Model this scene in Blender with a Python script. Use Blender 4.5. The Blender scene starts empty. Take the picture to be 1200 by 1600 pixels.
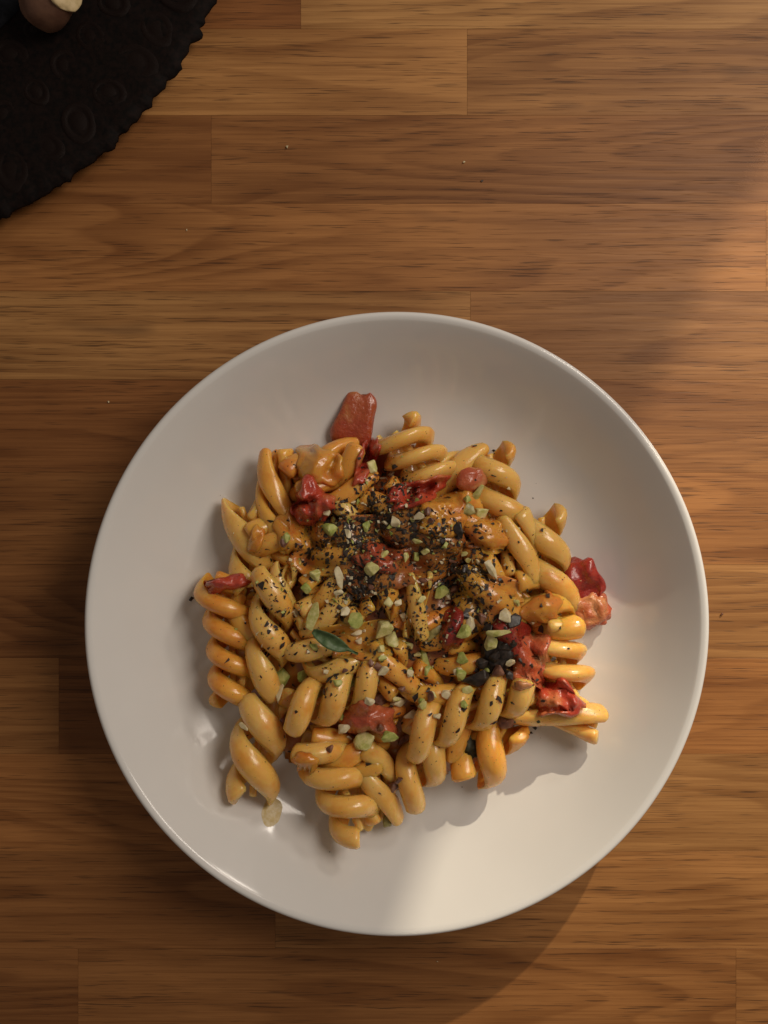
import bpy, bmesh, math, random
from mathutils import Vector, Matrix, noise
from mathutils.bvhtree import BVHTree

PI = math.pi
scene = bpy.context.scene
col = scene.collection
random.seed(7)

# ------------------------------------------------------------------ camera
CAM_H = 0.385            # camera height above the worktop, metres
PX = 0.278e-3            # size of one photograph pixel on the worktop, metres
cam_data = bpy.data.cameras.new('camera')
cam_data.sensor_fit = 'VERTICAL'
cam_data.sensor_height = 36.0
cam_data.lens = 18.0 / (800 * PX / CAM_H)
cam_data.clip_start = 0.01
cam_data.clip_end = 20.0
cam = bpy.data.objects.new('camera', cam_data)
cam.location = (0, 0, CAM_H)
cam.rotation_euler = (0, 0, 0)
col.objects.link(cam)
scene.camera = cam

# ------------------------------------------------------------------ world: faint warm room light
world = bpy.data.worlds.new('World')
scene.world = world
world.use_nodes = True
bgn = world.node_tree.nodes['Background']
bgn.inputs['Color'].default_value = (1.0, 0.84, 0.70, 1)
bgn.inputs['Strength'].default_value = 0.13

scene.view_settings.view_transform = 'Standard'
scene.view_settings.look = 'None'
scene.view_settings.exposure = 0.0
scene.view_settings.gamma = 1.0
scene.view_settings.use_curve_mapping = False


def aim(o, target, up='Y'):
    d = Vector(target) - o.location
    o.rotation_euler = d.to_track_quat('-Z', up).to_euler()


# ------------------------------------------------------------------ lamps
# 1. low lamp across the room, beyond the worktop's far right corner; its cone is turned to imitate an
#    unseen upright edge that shades the left, so only the right of the worktop is lit
LK = Vector((0.56, 1.03, 0.73))
ld = bpy.data.lights.new('key_lamp', 'SPOT')
ld.energy = 49.0
ld.color = (1.0, 0.86, 0.64)
ld.shadow_soft_size = 0.009
ld.spot_size = math.radians(168)
ld.spot_blend = 0.003
key = bpy.data.objects.new('key_lamp', ld)
key.location = LK
edge = Vector((0.4346, 0.9006, 0)).normalized()        # direction of the beam's edge on the worktop
perp = Vector((edge.y, -edge.x, 0))                 # to the right of it
ang = math.radians(6)
aim(key, LK + perp * math.cos(ang) - edge * math.sin(ang))
col.objects.link(key)

# 2. broad fill panel, set low on the right so its light fades leftwards
fd = bpy.data.lights.new('fill_panel', 'AREA')
fd.shape = 'RECTANGLE'
fd.size, fd.size_y = 0.30, 0.30
fd.energy = 2.35
fd.color = (1.0, 0.88, 0.76)
fill = bpy.data.objects.new('fill_panel', fd)
fill.location = (0.40, 0.26, 0.56)
aim(fill, (0, 0, 0))
col.objects.link(fill)

# 3. panel added near the key lamp only for the glint in the glaze
sd = bpy.data.lights.new('glint_panel', 'AREA')
sd.shape = 'RECTANGLE'
sd.size, sd.size_y = 0.16, 0.12
sd.energy = 1.3
sd.color = (1.0, 0.90, 0.78)
down = bpy.data.objects.new('glint_panel', sd)
down.location = (0.650, 0.800, 0.520)
aim(down, (-0.05, -0.127, 0.01))
col.objects.link(down)


# ------------------------------------------------------------------ helpers
def W(px, py, z=0.0):
    """photograph pixel -> point of the place at height z"""
    k = PX * (CAM_H - z) / CAM_H
    return Vector(((px - 600) * k, (800 - py) * k, z))


def tag(o, label=None, cat=None, group=None, kind=None):
    if label: o['label'] = label
    if cat: o['category'] = cat
    if group: o['group'] = group
    if kind: o['kind'] = kind
    return o


def mesh_obj(name, verts, faces, mat=None, parent=None, loc=None, smooth=True, edges=()):
    me = bpy.data.meshes.new(name)
    if loc is not None:
        verts = [Vector(v) - Vector(loc) for v in verts]
    me.from_pydata([tuple(v) for v in verts], list(edges), faces)
    me.update()
    if smooth:
        me.polygons.foreach_set('use_smooth', [True] * len(me.polygons))
    if mat: me.materials.append(mat)
    o = bpy.data.objects.new(name, me)
    if loc is not None: o.location = loc
    col.objects.link(o)
    if parent:
        o.parent = parent
    return o


def bm_obj(name, bm, mat=None, parent=None, loc=None, smooth=True):
    me = bpy.data.meshes.new(name)
    bm.to_mesh(me); bm.free()
    if smooth:
        me.polygons.foreach_set('use_smooth', [True] * len(me.polygons))
    if mat: me.materials.append(mat)
    o = bpy.data.objects.new(name, me)
    if loc is not None: o.location = loc
    col.objects.link(o)
    if parent: o.parent = parent
    return o


class NT:
    """small node-tree writer"""
    def __init__(self, name):
        self.m = bpy.data.materials.new(name)
        self.m.use_nodes = True
        self.t = self.m.node_tree
        self.b = self.t.nodes['Principled BSDF']

    def n(self, typ, **kw):
        nd = self.t.nodes.new(typ)
        for k, v in kw.items():
            if k.startswith('i_'):
                nd.inputs[k[2:].replace('_', ' ')].default_value = v
            else:
                setattr(nd, k, v)
        return nd

    def l(self, a, b):
        self.t.links.new(a, b)

    def coords(self, scale=(1, 1, 1), rnd=True, src='Object'):
        tc = self.n('ShaderNodeTexCoord')
        out = tc.outputs[src]
        if rnd:
            oi = self.n('ShaderNodeObjectInfo')
            mu = self.n('ShaderNodeMath', operation='MULTIPLY'); mu.inputs[1].default_value = 37.0
            self.l(oi.outputs['Random'], mu.inputs[0])
            ad = self.n('ShaderNodeVectorMath', operation='ADD')
            self.l(out, ad.inputs[0]); self.l(mu.outputs[0], ad.inputs[1])
            out = ad.outputs[0]
        return self.scaled(out, scale)

    def scaled(self, out, scale):
        mp = self.n('ShaderNodeVectorMath', operation='MULTIPLY')
        self.l(out, mp.inputs[0]); mp.inputs[1].default_value = scale
        return mp.outputs[0]

    def noise(self, vec, scale=1.0, detail=3.0, rough=0.55, dist=0.0):
        nd = self.n('ShaderNodeTexNoise')
        nd.inputs['Scale'].default_value = scale
        nd.inputs['Detail'].default_value = detail
        nd.inputs['Roughness'].default_value = rough
        nd.inputs['Distortion'].default_value = dist
        self.l(vec, nd.inputs['Vector'])
        return nd.outputs['Fac']

    def ramp(self, fac, stops):
        r = self.n('ShaderNodeValToRGB')
        e = r.color_ramp.elements
        while len(e) > 2: e.remove(e[-1])
        for i, (p, c) in enumerate(stops):
            if i > 1: e.new(p)
            e[i].position = p
        for i, (p, c) in enumerate(stops):
            e[i].color = (*c, 1) if len(c) == 3 else c
        self.l(fac, r.inputs[0])
        return r.outputs[0]

    def rng(self, fac, a, b, c=0.0, d=1.0, smooth=False):
        r = self.n('ShaderNodeMapRange')
        if smooth: r.interpolation_type = 'SMOOTHSTEP'
        r.inputs[1].default_value = a; r.inputs[2].default_value = b
        r.inputs[3].default_value = c; r.inputs[4].default_value = d
        self.l(fac, r.inputs[0])
        return r.outputs[0]

    def math(self, op, a, b=None):
        m = self.n('ShaderNodeMath', operation=op)
        for i, v in enumerate((a, b)):
            if v is None: continue
            if isinstance(v, (int, float)): m.inputs[i].default_value = v
            else: self.l(v, m.inputs[i])
        return m.outputs[0]

    def mix(self, fac, a, b, mode='MIX'):
        m = self.n('ShaderNodeMix', data_type='RGBA', blend_type=mode)
        if isinstance(fac, (int, float)): m.inputs[0].default_value = fac
        else: self.l(fac, m.inputs[0])
        for i, v in ((6, a), (7, b)):
            if isinstance(v, tuple): m.inputs[i].default_value = (*v, 1)
            else: self.l(v, m.inputs[i])
        return m.outputs[2]

    def bump(self, h, strength=0.3, dist=0.001):
        b = self.n('ShaderNodeBump')
        b.inputs['Strength'].default_value = strength
        b.inputs['Distance'].default_value = dist
        self.l(h, b.inputs['Height'])
        self.l(b.outputs[0], self.b.inputs['Normal'])

    def set(self, **kw):
        for k, v in kw.items():
            k = k.replace('_', ' ')
            if hasattr(v, 'is_output') or hasattr(v, 'links'):
                self.l(v, self.b.inputs[k])
            elif isinstance(v, tuple) and len(v) == 3 and 'Radius' not in k:
                self.b.inputs[k].default_value = (*v, 1)
            else:
                self.b.inputs[k].default_value = v
        return self.m


# ------------------------------------------------------------------ materials
def oak():
    t = NT('oiled_oak')
    base = t.coords()
    at = t.n('ShaderNodeAttribute', attribute_type='OBJECT', attribute_name='tone')
    ac = t.n('ShaderNodeAttribute', attribute_type='OBJECT', attribute_name='cathedral')
    tone = at.outputs['Fac']
    # growth rings: contour lines of a stretched field, sharp on the late-wood side only
    wv = t.noise(t.scaled(base, (9, 40, 40)), 1.0, 3, 0.6)
    f = t.noise(t.scaled(base, (2.4, 22, 22)), 1.0, 1.0, 0.5, 0.1)
    f = t.math('ADD', f, t.math('MULTIPLY', wv, 0.045))
    f2 = t.math('MULTIPLY', f, t.math('ADD', t.math('MULTIPLY', ac.outputs['Fac'], 13.0), 12.0))
    ring = t.math('FRACT', f2)
    ringd = t.math('MULTIPLY', t.rng(ring, 0.15, 0.86, 0.0, 1.0, True), t.rng(ring, 0.86, 1.0, 1.0, 0.0, True))
    streak = t.noise(t.scaled(base, (6, 190, 190)), 1.0, 5, 0.65)
    fibre = t.noise(t.scaled(base, (38, 2100, 2100)), 1.0, 3, 0.65)
    blot = t.noise(t.scaled(base, (9, 34, 34)), 1.0, 3, 0.55)
    # base colour by tone
    c0 = t.ramp(tone, [(0.0, (0.185, 0.073, 0.023)), (0.5, (0.355, 0.162, 0.052)), (1.0, (0.540, 0.290, 0.102))])
    hue = t.n('ShaderNodeObjectInfo')
    c0 = t.mix(t.math('FRACT', t.math('MULTIPLY', hue.outputs['Random'], 7.3)), c0, t.mix(1.0, c0, (1.02, 0.84, 0.72), 'MULTIPLY'))
    dark = t.mix(1.0, c0, (0.50, 0.42, 0.36), 'MULTIPLY')
    k = t.math('ADD', t.math('MULTIPLY', ringd, 0.75), t.rng(streak, 0.36, 0.68, 0.0, 0.80))
    k = t.math('MULTIPLY', k, 0.72)
    c1 = t.mix(k, c0, dark)
    c1 = t.mix(t.rng(fibre, 0.35, 0.72, 0.0, 0.42), c1, dark)
    lite = t.mix(1.0, c0, (1.34, 1.36, 1.38), 'MULTIPLY')
    c1 = t.mix(t.rng(blot, 0.42, 0.72, 0.0, 0.60), c1, lite)
    line = t.noise(t.scaled(base, (11, 800, 800)), 1.0, 5, 0.7)
    c1 = t.mix(t.rng(line, 0.46, 0.66, 0.0, 0.62), c1, dark)
    # pores: thin dark dashes, gathered in the open-grained bands
    p = t.noise(t.scaled(base, (62, 2000, 2000)), 1.0, 1.5, 0.5)
    gate = t.rng(t.math('ADD', t.math('ADD', streak, t.math('MULTIPLY', ringd, 0.10)), t.math('MULTIPLY', blot, 0.25)), 0.50, 0.78, 0.0, 0.13)
    pore = t.rng(t.math('ADD', p, gate), 0.685, 0.80, 0.0, 1.0)
    c2 = t.mix(t.math('MULTIPLY', pore, 0.66), c1, (0.052, 0.022, 0.009))
    # odd knots / mineral streaks
    kn = t.noise(t.scaled(base, (16, 60, 60)), 1.0, 2, 0.5)
    c3 = t.mix(t.rng(kn, 0.70, 0.80, 0.0, 0.45), c2, (0.085, 0.040, 0.020))
    h = t.math('SUBTRACT', t.math('MULTIPLY', fibre, 0.35), pore)
    t.bump(h, 0.35, 0.00015)
    t.set(Base_Color=c3, Roughness=t.rng(fibre, 0.2, 0.8, 0.42, 0.62))
    t.b.inputs['Specular IOR Level'].default_value = 0.28
    return t.m


def joint_mat():
    t = NT('dark_joint_glue')
    v = t.noise(t.coords((60, 60, 60)), 1.0, 2)
    return t.set(Base_Color=t.ramp(v, [(0.3, (0.030, 0.015, 0.008)), (0.7, (0.055, 0.028, 0.014))]), Roughness=0.8)


def ceramic():
    t = NT('white_glaze')
    v = t.noise(t.coords((18, 18, 18), rnd=False), 1.0, 3)
    c = t.ramp(v, [(0.3, (0.745, 0.735, 0.715)), (0.7, (0.785, 0.775, 0.755))])
    w = t.noise(t.coords((30, 30, 30), rnd=False), 1.0, 2)
    sm = t.noise(t.coords((70, 26, 40), rnd=False), 1.0, 4, 0.6)
    t.bump(w, 0.06, 0.002)
    return t.set(Base_Color=c, Roughness=t.rng(sm, 0.4, 0.75, 0.08, 0.18))


def pasta(name, a, b, s, amt):
    """cooked pasta: yellow flesh, film of orange sauce gathered in patches"""
    t = NT(name)
    co = t.coords((1, 1, 1))
    v = t.noise(t.scaled(co, (60, 60, 60)), 1.0, 3, 0.55)
    big = t.noise(t.scaled(co, (75, 75, 75)), 1.0, 4, 0.6)
    fine = t.noise(t.scaled(co, (420, 420, 420)), 1.0, 3, 0.6)
    c = t.ramp(v, [(0.3, a), (0.7, b)])
    c = t.mix(t.rng(big, 0.62 - amt * 0.35, 0.80 - amt * 0.25, 0.0, 0.85, True), c, s)
    sp = t.noise(t.scaled(co, (900, 900, 900)), 1.0, 1.0)
    c = t.mix(t.rng(sp, 0.735, 0.76, 0.0, 0.75), c, (0.05, 0.025, 0.01))
    t.bump(t.math('ADD', fine, t.math('MULTIPLY', big, 2.0)), 0.22, 0.0007)
    t.set(Base_Color=c, Roughness=t.rng(big, 0.35, 0.65, 0.17, 0.38))
    t.b.inputs['Coat Weight'].default_value = 0.28
    t.b.inputs['Coat Roughness'].default_value = 0.10
    t.b.inputs['Subsurface Weight'].default_value = 0.75
    t.b.inputs['Subsurface Radius'].default_value = (1.0, 0.5, 0.16)
    t.b.inputs['Subsurface Scale'].default_value = 0.0045
    return t.m


def tomato(name, a, b, fl, amt=0.5):
    t = NT(name)
    co = t.coords((1, 1, 1))
    v = t.noise(t.scaled(co, (120, 120, 120)), 1.0, 4, 0.6)
    w = t.noise(t.scaled(co, (70, 70, 70)), 1.0, 3, 0.55, 0.6)
    c = t.ramp(v, [(0.3, a), (0.68, b)])
    c = t.mix(t.rng(w, 0.62 - 0.3 * amt, 0.78 - 0.2 * amt, 0.0, 0.9, True), c, fl)
    fine = t.noise(t.scaled(co, (500, 500, 500)), 1.0, 3, 0.6)
    t.bump(t.math('ADD', fine, t.math('MULTIPLY', v, 2.0)), 0.55, 0.0009)
    t.set(Base_Color=c, Roughness=t.rng(fine, 0.3, 0.7, 0.16, 0.40))
    t.b.inputs['Coat Weight'].default_value = 0.5
    t.b.inputs['Coat Roughness'].default_value = 0.10
    t.b.inputs['Subsurface Weight'].default_value = 0.2
    t.b.inputs['Subsurface Radius'].default_value = (1.0, 0.25, 0.1)
    t.b.inputs['Subsurface Scale'].default_value = 0.003
    return t.m


def speck(name, a, b, rough=0.5, scale=260, sss=0.0):
    t = NT(name)
    v = t.noise(t.coords((scale,) * 3), 1.0, 3, 0.6)
    c = t.ramp(v, [(0.35, a), (0.65, b)])
    t.bump(v, 0.3, 0.0006)
    t.set(Base_Color=c, Roughness=rough)
    if sss:
        t.b.inputs['Subsurface Weight'].default_value = sss
        t.b.inputs['Subsurface Radius'].default_value = (1, .8, .4)
        t.b.inputs['Subsurface Scale'].default_value = 0.002
    return t.m


M_oak = oak(); M_joint = joint_mat(); M_glaze = ceramic()
SAUCE = (0.50, 0.19, 0.035)
M_pasta = [pasta('cooked_pasta', (0.83, 0.475, 0.105), (0.88, 0.56, 0.175), (0.78, 0.35, 0.045), 0.36),
           pasta('sauced_pasta', (0.82, 0.41, 0.065), (0.86, 0.48, 0.105), (0.72, 0.27, 0.034), 0.50),
           pasta('orange_sauced_pasta', (0.74, 0.33, 0.050), (0.80, 0.40, 0.08), (0.64, 0.20, 0.028), 0.6)]
M_sauce = pasta('tomato_cream_sauce', (0.34, 0.125, 0.024), (0.46, 0.19, 0.038), (0.36, 0.085, 0.02), 0.6)
M_sauce_o = pasta('thick_orange_sauce', (0.62, 0.26, 0.035), (0.68, 0.35, 0.06), (0.58, 0.15, 0.03), 0.5)
M_tom = tomato('red_tomato', (0.40, 0.035, 0.020), (0.54, 0.080, 0.034), (0.60, 0.22, 0.085), 0.35)
M_tomd = tomato('dark_tomato_skin', (0.20, 0.014, 0.011), (0.36, 0.032, 0.018), (0.46, 0.11, 0.04), 0.3)
M_tomp = tomato('pale_tomato_flesh', (0.44, 0.070, 0.030), (0.52, 0.13, 0.050), (0.60, 0.28, 0.11), 0.5)
M_tomb = tomato('brick_tomato', (0.34, 0.045, 0.020), (0.46, 0.105, 0.036), (0.50, 0.19, 0.06), 0.35)
M_green = speck('green_nut', (0.27, 0.33, 0.06), (0.55, 0.54, 0.17), 0.5, 330, 0.15)
M_cream = speck('cream_nut', (0.60, 0.50, 0.28), (0.80, 0.71, 0.48), 0.5, 330, 0.15)
M_pale = speck('pale_green_nut', (0.46, 0.45, 0.12), (0.76, 0.68, 0.33), 0.5, 380, 0.15)
M_brown = speck('brown_nut_skin', (0.10, 0.035, 0.025), (0.28, 0.13, 0.075), 0.4, 330)
M_olive = speck('olive_seed', (0.15, 0.13, 0.035), (0.40, 0.34, 0.12), 0.3, 420, 0.1)
M_char = speck('charred_black', (0.012, 0.009, 0.008), (0.050, 0.035, 0.027), 0.40, 600)
M_pepper = speck('ground_black_pepper', (0.012, 0.009, 0.007), (0.05, 0.032, 0.02), 0.55, 900)
M_leaf = speck('green_herb_leaf', (0.055, 0.105, 0.035), (0.115, 0.175, 0.070), 0.5, 420)
M_herb = speck('dried_herb', (0.020, 0.022, 0.010), (0.055, 0.055, 0.022), 0.6, 600)
M_darkdish = speck('dark_embossed_hide', (0.003, 0.0022, 0.002), (0.010, 0.0050, 0.0040), 0.75, 420)
M_darkdish2 = speck('dark_embossed_boss', (0.003, 0.0022, 0.002), (0.014, 0.0062, 0.0045), 0.55, 700)
M_darkwell = speck('blue_black_well', (0.004, 0.005, 0.007), (0.009, 0.010, 0.014), 0.35, 300)
for _m in (M_darkdish, M_darkdish2, M_darkwell):
    _m.node_tree.nodes['Principled BSDF'].inputs['Specular IOR Level'].default_value = 0.12
M_root = speck('brown_root_skin', (0.13, 0.060, 0.036), (0.19, 0.095, 0.055), 0.6, 160)
M_rootcut = speck('pale_cut_root', (0.52, 0.40, 0.20), (0.66, 0.52, 0.30), 0.6, 260)
M_oil = speck('dried_sauce_stain', (0.56, 0.42, 0.15), (0.70, 0.60, 0.38), 0.40, 420)

# ------------------------------------------------------------------ worktop of oak staves
top = mesh_obj('worktop', *(
    [(x, y, z) for z in (-0.030, -0.0012) for (x, y) in ((-0.62, -0.62), (0.62, -0.62), (0.62, 0.62), (-0.62, 0.62))],
    [(3, 2, 1, 0), (4, 5, 6, 7), (0, 1, 5, 4), (1, 2, 6, 5), (2, 3, 7, 6), (3, 0, 4, 7)]), M_joint, smooth=False)
tag(top, 'oiled oak butcher block worktop made of horizontal glued staves', 'worktop', kind='structure')


def stave(x0, x1, y0, y1, tone, cath=0.5):
    """one stave between pixel columns x0..x1 and pixel rows y0..y1"""
    g = 0.00004
    ax, ay = W(x0, y1).xy; bx, by = W(x1, y0).xy
    ax += g; bx -= g; ay += g; by -= g
    cx, cy = (ax + bx) / 2, (ay + by) / 2
    hx, hy = (bx - ax) / 2, (by - ay) / 2
    zt = random.uniform(-0.00006, 0.00006)
    e = 0.00003
    v = []
    for (ix, iy, z) in ((0, 0, -0.012), (0, 0, zt - e), (e, e, zt)):
        v += [(-hx + ix, -hy + iy, z), (hx - ix, -hy + iy, z), (hx - ix, hy - iy, z), (-hx + ix, hy - iy, z)]
    f = [(8, 9, 10, 11)]
    for r in (0, 4):
        for i in range(4):
            j = (i + 1) % 4
            f.append((r + i, r + j, r + j + 4, r + i + 4))
    o = mesh_obj('stave', v, f, M_oak, top, smooth=False)
    o.location = (cx, cy, 0)
    o['tone'] = 0.5 + (float(tone) - 0.5) * 1.5; o['cathedral'] = float(cath)
    return o


ROWS = [-360, -228, -92, 45, 180, 318, 455, 593, 738, 882, 1028, 1178, 1330, 1482, 1632, 1785, 1940]
CUTS = {   # row -> (left-most edge, [(right edge, tone, cathedral), ...])
    0: [(-100, .5, .4), (900, .6, .5)], 1: [(300, .4, .3), (1500, .6, .6)],
    2: [(470, .32, .2), (1390, .74, .8)],
    3: [(-330, .5, .2), (730, .72, .15), (1640, .55, .75)],
    4: [(330, .46, .25), (1330, .46, .9)],
    5: [(-420, .5, .4), (1197, .60, .35), (2000, .7, .4)],
    6: [(735, .66, .2), (1620, .52, .35)],
    7: [(440, .36, .9), (1340, .50, .85)],
    8: [(-180, .5, .4), (640, .44, .3), (1490, .62, .45)],
    9: [(330, .34, .9), (1250, .70, .7)],
    10: [(92, .58, .2), (700, .36, .3), (1560, .60, .7)],
    11: [(-250, .5, .4), (620, .62, .6), (1420, .66, .5)],
    12: [(430, .48, .4), (1330, .60, .35)],
    13: [(122, .42, .6), (1150, .50, .5), (1650, .56, .95)],
    14: [(500, .5, .4), (1400, .6, .6)], 15: [(200, .5, .4), (1100, .5, .5)],
}
for r in range(len(ROWS) - 1):
    x = -900
    row = CUTS[r] + [(2150, .55, .5)]
    for (xe, tone, cath) in row:
        stave(x, xe, ROWS[r], ROWS[r + 1], tone, cath)
        x = xe

# ------------------------------------------------------------------ white bowl
PC = W(620, 975, 0.0395)
PC.z = 0


def smooth_profile(pts, sub=4):
    out = []
    n = len(pts)
    for i in range(n - 1):
        p0 = Vector(pts[max(i - 1, 0)]); p1 = Vector(pts[i]); p2 = Vector(pts[i + 1]); p3 = Vector(pts[min(i + 2, n - 1)])
        for k in range(sub):
            t = k / sub
            out.append(0.5 * ((2 * p1) + (p2 - p0) * t + (2 * p0 - 5 * p1 + 4 * p2 - p3) * t * t + (3 * p1 - p0 - 3 * p2 + p3) * t ** 3))
    out.append(Vector(pts[-1]))
    return out


OUTER = [(0.0505, 0.0035), (0.0520, 0.0004), (0.0545, 0.0000), (0.0570, 0.0004), (0.0590, 0.0036), (0.0720, 0.0046), (0.0880, 0.0078),
         (0.1020, 0.0165), (0.1130, 0.0275), (0.1196, 0.0352), (0.1215, 0.0376), (0.1217, 0.0393), (0.1206, 0.0403), (0.1190, 0.0399), (0.1174, 0.0384)]
INNER = [(0.1112, 0.0312), (0.1050, 0.0241), (0.0990, 0.0181), (0.0930, 0.0136), (0.0865, 0.0105), (0.0790, 0.0087), (0.0680, 0.0079), (0.0500, 0.0076), (0.0300, 0.0075)]
prof = smooth_profile([Vector(p) for p in OUTER + INNER], 4)
INNER_PROF = [(p.x, p.y) for p in prof[(len(OUTER) - 2) * 4:]]


def bowl_z(x, y):
    r = math.hypot(x - PC.x, y - PC.y)
    if r < 0.03: return 0.0075
    for (a, b) in zip(INNER_PROF, INNER_PROF[1:]):
        if b[0] <= r <= a[0]:
            t = (r - b[0]) / max(a[0] - b[0], 1e-9)
            return b[1] + (a[1] - b[1]) * t
    return 0.040


def build_bowl():
    N = 224
    v, f = [], []
    for p in prof:
        for i in range(N):
            a = 2 * PI * i / N
            v.append((p.x * math.cos(a), p.x * math.sin(a), p.y))
    n = len(prof)
    for r in range(n - 1):
        for i in range(N):
            j = (i + 1) % N
            f.append((r * N + i, r * N + j, (r + 1) * N + j, (r + 1) * N + i))
    v.append((0, 0, 0.0075)); c = len(v) - 1
    v.append((0, 0, 0.0040)); c2 = len(v) - 1
    for i in range(N):
        j = (i + 1) % N
        f.append(((n - 1) * N + i, (n - 1) * N + j, c))
        f.append((j, i, c2))
    o = mesh_obj('pasta_bowl', v, f, M_glaze)
    o.location = (PC.x, PC.y, 0.0002)
    tag(o, 'wide shallow white ceramic bowl with a rounded rim, holding pasta', 'bowl')
    return o


bowl = build_bowl()



# ------------------------------------------------------------------ pasta spirals
ALL_V, ALL_F = [], []      # everything eaten, for dropping toppings on it


def collect(o):
    base = len(ALL_V)
    mw = o.matrix_basis
    for v in o.data.vertices: ALL_V.append(mw @ v.co)
    for p in o.data.polygons: ALL_F.append(tuple(base + i for i in p.vertices))


def spiral(x0, y0, x1, y1, z0, z1, Rpx, S, n, lob, mat, label, bend=0, fat=None, group='pasta spirals in the bowl'):
    """one spiral of n fat strands wound left-handed round an axis between two points (photo pixels at heights
    z0, z1 in cm); S is the spacing of its turns, lob the distance of a turn's crest along the axis"""
    a = W(x0, y0, z0 * 0.01); b = W(x1, y1, z1 * 0.01)
    zm = (z0 + z1) * 0.005
    k = PX * (CAM_H - zm) / CAM_H
    R = Rpx * k; S = S * k; P = S * n
    d = (b - a); L = d.length; d.normalize()
    up = Vector((0, 0, 1)); up = (up - d * up.dot(d)).normalized()
    side = d.cross(up)
    sd = random.random() * 100
    c = (a + b) / 2
    R *= 1.06
    br = R * (0.40 if n == 3 else 0.36)
    rb = random.uniform(-13, 13)
    bend = bend or rb
    rc = R - br
    beta = math.atan2(P, 2 * PI * rc * 1.25)
    fat = fat or (0.385 if n == 3 else 0.38)
    ah = fat * S * math.cos(beta)                     # half width of a strand across its run
    ah = min(ah, R * 0.62)
    V, F = [], []

    def centre(s):
        t = s / L
        o = a + d * s + side * (bend * k * 4 * t * (1 - t))
        return o + side * 0.0013 * noise.noise(Vector((s * 40, sd, 3))) + up * 0.0010 * noise.noise(Vector((s * 40, sd, 9)))

    def angle(s, m):
        return 2 * PI * (s - lob * k) / P + 2 * PI * m / n + 0.55 * noise.noise(Vector((s * 45, sd, 0)))

    NS = 14
    for m in range(n):
        e0 = random.uniform(-0.10, 0.10) * S
        e1 = random.uniform(-0.10, 0.10) * S
        run = math.hypot(L, 2 * PI * rc * L / P)
        q = max(20, int(run / 0.0011))
        base = len(V)

        def pos(s, m=m):
            A = angle(s, m)
            rr = rc * (1 + 0.16 * noise.noise(Vector((s * 60, sd, m * 7.0))))
            N = up * math.cos(A) - side * math.sin(A)
            return centre(s) + N * rr, N
        for i in range(q + 1):
            t = i / q
            s = e0 + (L + e1 - e0) * t
            p, N = pos(s); p2, _ = pos(s + 0.0004)
            T = (p2 - p).normalized()
            B = T.cross(N).normalized(); N = B.cross(T)
            e = min(t, 1 - t) * run
            cap = 1.0 if e > 0.0012 else 0.80 + 0.20 * math.sqrt(max(e, 0) / 0.0012)
            w = 1 + 0.10 * noise.noise(Vector((s * 80, sd + 5, m * 3.0)))
            for j in range(NS):
                f = 2 * PI * j / NS
                cx, sx = math.cos(f), math.sin(f)
                # outside rounded, inside hollowed towards the axis
                rad = br * (sx if sx > 0 else (0.75 if n == 3 else 0.25) * sx) + (0.10 if n == 3 else -0.30) * br * cx * cx
                V.append(p + B * (ah * w * cap * cx) + N * (rad * w * cap) - c)
        for i in range(q):
            for j in range(NS):
                jj = (j + 1) % NS
                F.append((base + i * NS + j, base + (i + 1) * NS + j, base + (i + 1) * NS + jj, base + i * NS + jj))
        F.append(tuple(base + j for j in range(NS)))
        F.append(tuple(base + q * NS + j for j in range(NS))[::-1])
    # web where the strands meet
    base = len(V); q = 24
    for i in range(q + 1):
        s = L * (0.03 + 0.94 * i / q)
        o = centre(s)
        for j in range(8):
            f = 2 * PI * j / 8
            V.append(o + (up * math.cos(f) + side * math.sin(f)) * rc * (0.42 if n == 3 else 0.22) - c)
    for i in range(q):
        for j in range(8):
            jj = (j + 1) % 8
            F.append((base + i * 8 + j, base + (i + 1) * 8 + j, base + (i + 1) * 8 + jj, base + i * 8 + jj))
    F.append(tuple(base + j for j in range(8))); F.append(tuple(base + q * 8 + j for j in range(8))[::-1])
    ob = mesh_obj('pasta_spiral', V, F, mat)
    ob.location = c
    lowest = min((v.z + c.z) - bowl_z(v.x + c.x, v.y + c.y) for v in V[::5])
    if lowest < 0.0006: ob.location.z += 0.0006 - lowest
    bm = bmesh.new(); bm.from_mesh(ob.data); bmesh.ops.recalc_face_normals(bm, faces=bm.faces)
    bm.to_mesh(ob.data); bm.free()
    tag(ob, label, 'pasta', group)
    collect(ob)
    return ob


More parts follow.
